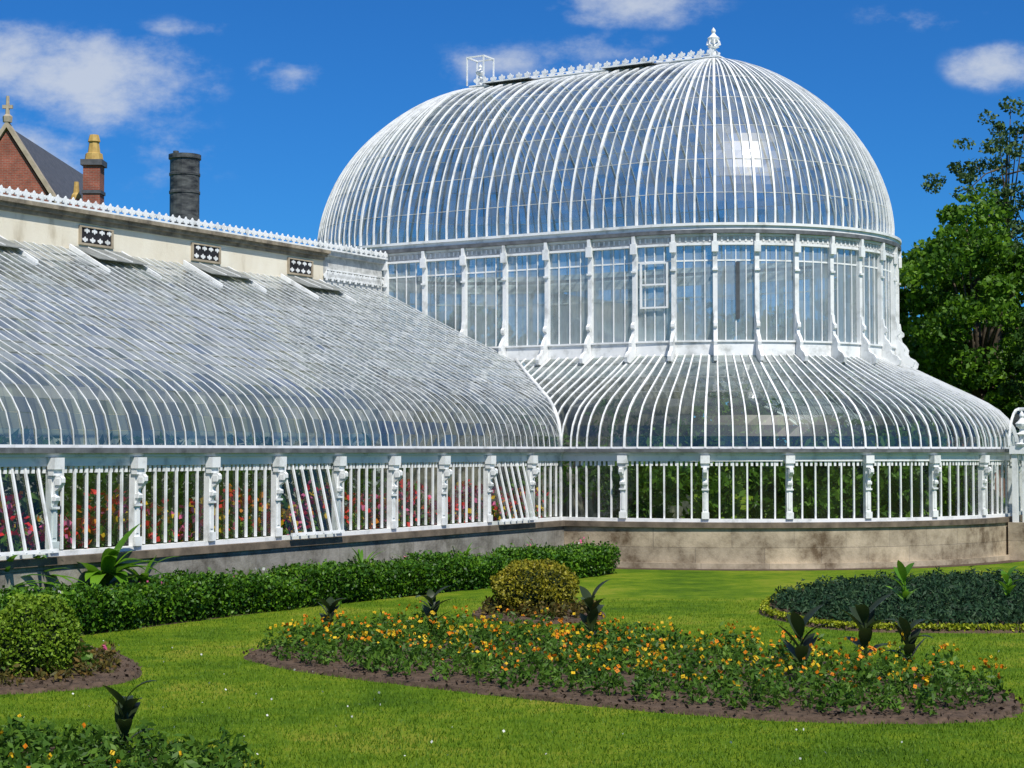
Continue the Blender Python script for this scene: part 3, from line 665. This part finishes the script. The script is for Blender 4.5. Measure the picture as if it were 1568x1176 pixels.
quads('leaves',np.concatenate(out),[M_bed,M_fpink,M_fwhite],np.concatenate(mid),E)
mb=MB(); mb.add([W(-28,-.3,.004),W(-8.4,-.3,.004),W(-8.4,1.2,.004),W(-28,1.2,.004)],[(0,1,2,3)]); mb.build('soil',M_soil,E)
# ---- grass blades
n=190000
y=12.5+ (33-12.5)*rng.uniform(size=n)**1.6; x=rng.uniform(-1,1,n)*(y*.34+.3)
pts=np.stack([x,y],1); keep=np.ones(n,bool)
for P in BEDS: keep&=~(inside(P,pts)&(distpoly(P,pts)>.05))
pts=pts[keep]; n=len(pts); h=rng.uniform(.015,.042,(n,1)); a=rng.uniform(0,2*math.pi,n); w=.006
dx=np.stack([np.cos(a)*w,np.sin(a)*w,np.zeros(n)],1); b=np.concatenate([pts,np.zeros((n,1))],1); lean=np.concatenate([rng.normal(0,.012,(n,2)),h],1)
quads('grass_blades',np.stack([b-dx,b+dx,b+lean+dx*.2,b+lean-dx*.2],1),[M_grassb])
n=160; yy=rng.uniform(14,26,n); xx=rng.uniform(-1,1,n)*yy*.32; pts=np.stack([xx,yy],1); k=np.ones(n,bool)
for P in BEDS: k&=~inside(P,pts)
pts=pts[k]; quads('lawn_daisies',leafq(np.concatenate([pts,np.full((len(pts),1),.045)],1),.028,.028),[M_fwhite])

# ------------------------------------------------------------------ trees
def tree_data(seed,h,cr,ch,mat,nclump=70,nl=420,ls=.30,rk=(.10,.24),tk=1.0):
    random.seed(seed); tr=MB()
    th=h-ch*.55
    tr.tube([(0,0,-.1),(.1,.05,th*.4),(-.05,.1,th),(0,0,h*.9)],[cr*.09*tk,cr*.07*tk,cr*.045*tk,cr*.01],8)
    cl=[]; rr=[]
    cz=h-ch/2
    for i in range(nclump):
        while True:
            d=np.array([random.uniform(-1,1) for _ in range(3)]); 
            if .3<np.linalg.norm(d)<1: break
        wob=1+.18*math.sin(d[0]*5+seed)+.12*math.sin(d[2]*7+seed*2)
        c=np.array([d[0]*cr*wob,d[1]*cr*wob,cz+d[2]*ch/2*wob]); cl.append(c); rr.append(random.uniform(*rk)*cr)
        if i%3==0:
            s0=(0,0,th*random.uniform(.6,1.1)); m=(c[0]*.5,c[1]*.5,(s0[2]+c[2])/2+.3)
            tr.tube([s0,m,tuple(c)],[cr*.03*tk,cr*.018*tk,cr*.006],5)
    out=[]
    for c,r in zip(cl,rr):
        n=int(nl*random.uniform(.6,1.3)); d=rng.normal(size=(n,3)); d/=np.linalg.norm(d,axis=1,keepdims=True); p=c+d*r*(rng.uniform(.2,1,(n,1))**.6)*np.array([1.15,1.15,.75])
        out.append(leafq(p,ls,ls*.6))
    return tr,np.concatenate(out),mat
def tree(name,x,y,td,rot=0,sc_=1):
    E=empty(name); tr,lv,mat=td
    a=tr.build('trunk_and_limbs',M_trunk,E,True); b=quads('crown',lv,[mat],None,E)
    E.location=(x,y,0); E.rotation_euler[2]=rot; E.scale=(sc_,)*3; return a.data,b.data
def tree_link(name,x,y,data,rot,sc_):
    E=empty(name)
    for nm,d in zip(('trunk_and_limbs','crown'),data):
        o=bpy.data.objects.new(nm,d); COL.objects.link(o); o.parent=E
    E.location=(x,y,0); E.rotation_euler[2]=rot; E.scale=(sc_,)*3
d1=tree('broadleaf_tree',19.9,74,tree_data(3,13.9,4.3,12.5,M_tree,150,300,.26))
d2=tree('broadleaf_tree',25.5,79,tree_data(5,15.8,5.2,14,M_tree,150,320,.28))
d3=tree('dark_broadleaf_tree',18.2,84,tree_data(8,12.5,4.2,12,M_tree2,110,300,.3))
tree('sparse_pine_tree',25.2,88,tree_data(13,20.2,3.2,8,M_pine,75,90,.24,(.09,.22),.6))
tree_link('dark_broadleaf_tree',22.5,69,d3,1.5,.66); tree_link('broadleaf_tree',31,78,d1,2.5,1.15)
i=0
for X in range(-55,60,14):
    tree_link('reflected_tree',X+random.uniform(-2,2),-36+random.uniform(-6,6),(d1,d2,d3)[i%3],i*1.3,1.1); i+=1  # unseen trees behind the camera, added to give the glass dark reflections
cs=[];rs=[]
for i in range(230):
    X=random.uniform(-70,80); cs.append((X,random.uniform(112,122),random.uniform(0.5,10.5))); rs.append(random.uniform(1.8,3.0))
quads('distant_trees',blobs(cs,rs,170,.75,.5),[M_tree2])

# ------------------------------------------------------------------ brick house with chimneys
E=empty('brick_house')
mb=MB()
gx,gy=-21.9,75; hwid=4.6; ap=16.7; ez=ap-hwid*1.55
mb.add([(gx-hwid,gy,0),(gx+hwid,gy,0),(gx+hwid,gy,ez),(gx,gy,ap),(gx-hwid,gy,ez),(gx-hwid,gy+14,0),(gx+hwid,gy+14,0),(gx+hwid,gy+14,ez),(gx,gy+14,ap),(gx-hwid,gy+14,ez)],[(0,1,2,3,4),(5,9,8,7,6),(1,6,7,2),(0,4,9,5)])
mb.box(gx+hwid+.01,-8,76,86,0,9); mb.build('walls',M_brick,E)
mb=MB()
for sg in (-1,1):
    e=(gx+sg*(hwid+.3),ez-.46); a=(gx,ap+.0)
    mb.hexa([(e[0],gy+.3,e[1]),(a[0],gy+.3,a[1]),(a[0],gy+14.2,a[1]),(e[0],gy+14.2,e[1]),(e[0],gy+.3,e[1]+.2),(a[0],gy+.3,a[1]+.2),(a[0],gy+14.2,a[1]+.2),(e[0],gy+14.2,e[1]+.2)])
mb.add([(gx+hwid,75.8,9.01),(-7.8,75.8,9.01),(-9.8,81,11.6),(gx+hwid,81,11.6),(-7.8,86.2,9.01),(gx+hwid,86.2,9.01)],[(0,1,2,3),(3,2,4,5),(1,4,2)])
mb.build('roof',M_slate,E)
mb=MB()
for sg in (-1,1):
    e=(gx+sg*(hwid+.35),ez-.4); a=(gx,ap+.12)
    mb.hexa([(e[0],gy-.15,e[1]),(a[0],gy-.15,a[1]),(a[0],gy+.28,a[1]),(e[0],gy+.28,e[1]),(e[0],gy-.15,e[1]+.3),(a[0],gy-.15,a[1]+.3),(a[0],gy+.28,a[1]+.3),(e[0],gy+.28,e[1]+.3)])
mb.tube([(gx,gy,ap+.35),(gx,gy,ap+.6),(gx,gy,ap+.7),(gx,gy,ap+1.5)],[.2,.22,.1,.07],6); mb.box(gx-.22,gx+.22,gy-.06,gy+.06,ap+.95,ap+1.1)
mb.build('gable_coping',M_stone,E)
mb=MB(); mb.box(gx-.6,gx+.6,gy-.04,gy+.02,11.5,13.4)
for k in range(3): mb.box(-15+k*3,-13.8+k*3,75.95,76.02,6,8)
mb.build('windows',M_dark,E)
mb=MB(); mb.box(-18.85,-18.1,76,76.8,8,15.35); mb.box(-19.7,-19.2,77,77.5,8,14.0); mb.build('chimney_stacks',M_brick,E)
mb=MB(); mb.box(-18.95,-18.0,75.9,76.9,15.35,15.6); mb.box(-18.9,-18.05,75.95,76.85,14.1,14.25); mb.build('chimney_caps',M_slate,E)
mb=MB()
mb.tube([(-18.47,76.4,15.6),(-18.47,76.4,15.9),(-18.47,76.4,15.95),(-18.47,76.4,16.4),(-18.47,76.4,16.45),(-18.47,76.4,16.75)],[.42,.38,.28,.22,.28,.2],8)
mb.tube([(-19.45,77.25,14.0),(-19.45,77.25,14.2),(-19.45,77.25,14.3),(-19.45,77.25,14.8)],[.25,.22,.14,.1],8); mb.build('chimney_pots',M_pot,E)
E=empty('boiler_flue'); mb=MB(); fx,fy=-9.08,48
zs=[0,9.9,9.92,9.98,10.0,10.4,10.42,10.48,10.5,10.86,10.88,11.0]; rr=[.41,.41,.43,.43,.41,.41,.43,.43,.41,.41,.45,.45]
mb.tube([(fx,fy,z) for z in zs],rr,20,False); mb.tube([(fx,fy,10.99),(fx,fy,9)],[.39,.39],20,False); mb.build('pipe',M_flue,E,False)
mb=MB(); mb.tube([(fx-.25,fy,10.9),(fx-.25,fy,11.12)],[.08,.08],8); mb.build('cap',M_flue,E)
E=empty('distant_red_brick_building'); mb=MB(); mb.box(18,30,104,110,0,7.2); mb.build('walls',M_brick,E)
mb=MB(); mb.add([(17.6,103.6,7.21),(30.4,103.6,7.21),(30.4,107,9.6),(17.6,107,9.6),(30.4,110.4,7.21),(17.6,110.4,7.21)],[(0,1,2,3),(3,2,4,5),(0,3,5),(1,4,2)]); mb.build('roof',M_slate,E)
mb=MB()
for k in range(4): mb.box(19+k*3,20.2+k*3,103.95,104.02,4,6)
mb.build('windows',M_dark,E)

# ------------------------------------------------------------------ light, sky
sd=Vector((.24,-.55,.80)).normalized()
sl=bpy.data.lights.new('sun','SUN'); sl.energy=5.0; sl.angle=math.radians(.5); sl.color=(1,.96,.88)
so=bpy.data.objects.new('sun',sl); COL.objects.link(so); so.rotation_euler=sd.to_track_quat('Z','Y').to_euler(); so.location=(0,-20,60)
w=bpy.data.worlds.new('World'); sc.world=w; w.use_nodes=True; nt=w.node_tree; N=nt.nodes; L=nt.links; N.clear()
sky=N.new('ShaderNodeTexSky'); sky.sky_type='NISHITA'; sky.sun_disc=False; sky.sun_elevation=math.asin(sd.z); sky.sun_rotation=math.atan2(sd.x,sd.y)
sky.air_density=1.0; sky.dust_density=.1; sky.ozone_density=3.0
tint=mixc(N,L,1.0,sky.outputs[0],(.13,.50,.97),'MULTIPLY')
tc=N.new('ShaderNodeTexCoord'); sp=N.new('ShaderNodeSeparateXYZ'); L.new(tc.outputs['Generated'],sp.inputs[0])
ax=mathn(N,L,'DIVIDE',sp.outputs[0],sp.outputs[1]); bz=mathn(N,L,'DIVIDE',sp.outputs[2],sp.outputs[1])
def cloudmask(cx,cz,rx,rz,k):
    a=mathn(N,L,'POWER',mathn(N,L,'ABSOLUTE',mathn(N,L,'DIVIDE',mathn(N,L,'SUBTRACT',ax,cx),rx)),2.0)
    b=mathn(N,L,'POWER',mathn(N,L,'ABSOLUTE',mathn(N,L,'DIVIDE',mathn(N,L,'SUBTRACT',bz,cz),rz)),2.0)
    d=mathn(N,L,'SQRT',mathn(N,L,'ADD',a,b)); return mathn(N,L,'MULTIPLY',mathn(N,L,'SUBTRACT',1.0,d,clamp=True),k)
tot=None
for c in [(-.25,.213,.10,.040,1.5),(-.30,.222,.07,.036,1.3),(-.129,.219,.034,.016,.9),(-.285,.170,.055,.034,1.2),(-.20,.172,.06,.04,.5),(-.009,.222,.055,.026,.7),(.055,.229,.07,.022,.7),(.07,.258,.08,.020,.9),(.285,.222,.045,.020,1.0),(.235,.252,.06,.014,.6),(-.19,.245,.06,.012,.5)]:
    mk=cloudmask(*c); tot=mk if tot is None else mathn(N,L,'MAXIMUM',tot,mk)
cb=N.new('ShaderNodeCombineXYZ'); L.new(ax,cb.inputs[0]); L.new(mathn(N,L,'MULTIPLY',bz,1.6),cb.inputs[1])
nz=noise(N,L,13,9,cb.outputs[0],.62)
den=mathn(N,L,'ADD',tot,mathn(N,L,'MULTIPLY',mathn(N,L,'SUBTRACT',nz,.53),3.2))
den=mathn(N,L,'MULTIPLY',den,mathn(N,L,'MULTIPLY',tot,3.0,clamp=True))
mr=N.new('ShaderNodeMapRange'); mr.interpolation_type='SMOOTHSTEP'; mr.inputs[1].default_value=.05; mr.inputs[2].default_value=1.1; L.new(den,mr.inputs[0])
n2=noise(N,L,3.6,7,tc.outputs['Generated'],.6); hi=N.new('ShaderNodeMapRange'); hi.interpolation_type='SMOOTHSTEP'; hi.inputs[1].default_value=.48; hi.inputs[2].default_value=.62; L.new(n2,hi.inputs[0])
hz=N.new('ShaderNodeMapRange'); hz.inputs[1].default_value=.36; hz.inputs[2].default_value=.5; L.new(sp.outputs[2],hz.inputs[0])
cf=mathn(N,L,'MAXIMUM',mathn(N,L,'MULTIPLY',mr.outputs[0],.82),mathn(N,L,'MULTIPLY',mathn(N,L,'MULTIPLY',hi.outputs[0],hz.outputs[0]),.9))
fin=mixc(N,L,cf,tint,(5.9,6.4,7.2))
bg=N.new('ShaderNodeBackground'); bg.inputs[1].default_value=.105; L.new(fin,bg.inputs[0]); o=N.new('ShaderNodeOutputWorld'); L.new(bg.outputs[0],o.inputs[0])
# ------------------------------------------------------------------ camera
cd=bpy.data.cameras.new('camera'); cam=bpy.data.objects.new('camera',cd); COL.objects.link(cam)
cd.sensor_width=36; cd.lens=2663/1568*36; cd.clip_end=3000; cam.location=(0,0,2.8); cam.rotation_euler=(math.radians(90+2.2),0,0)
sc.camera=cam
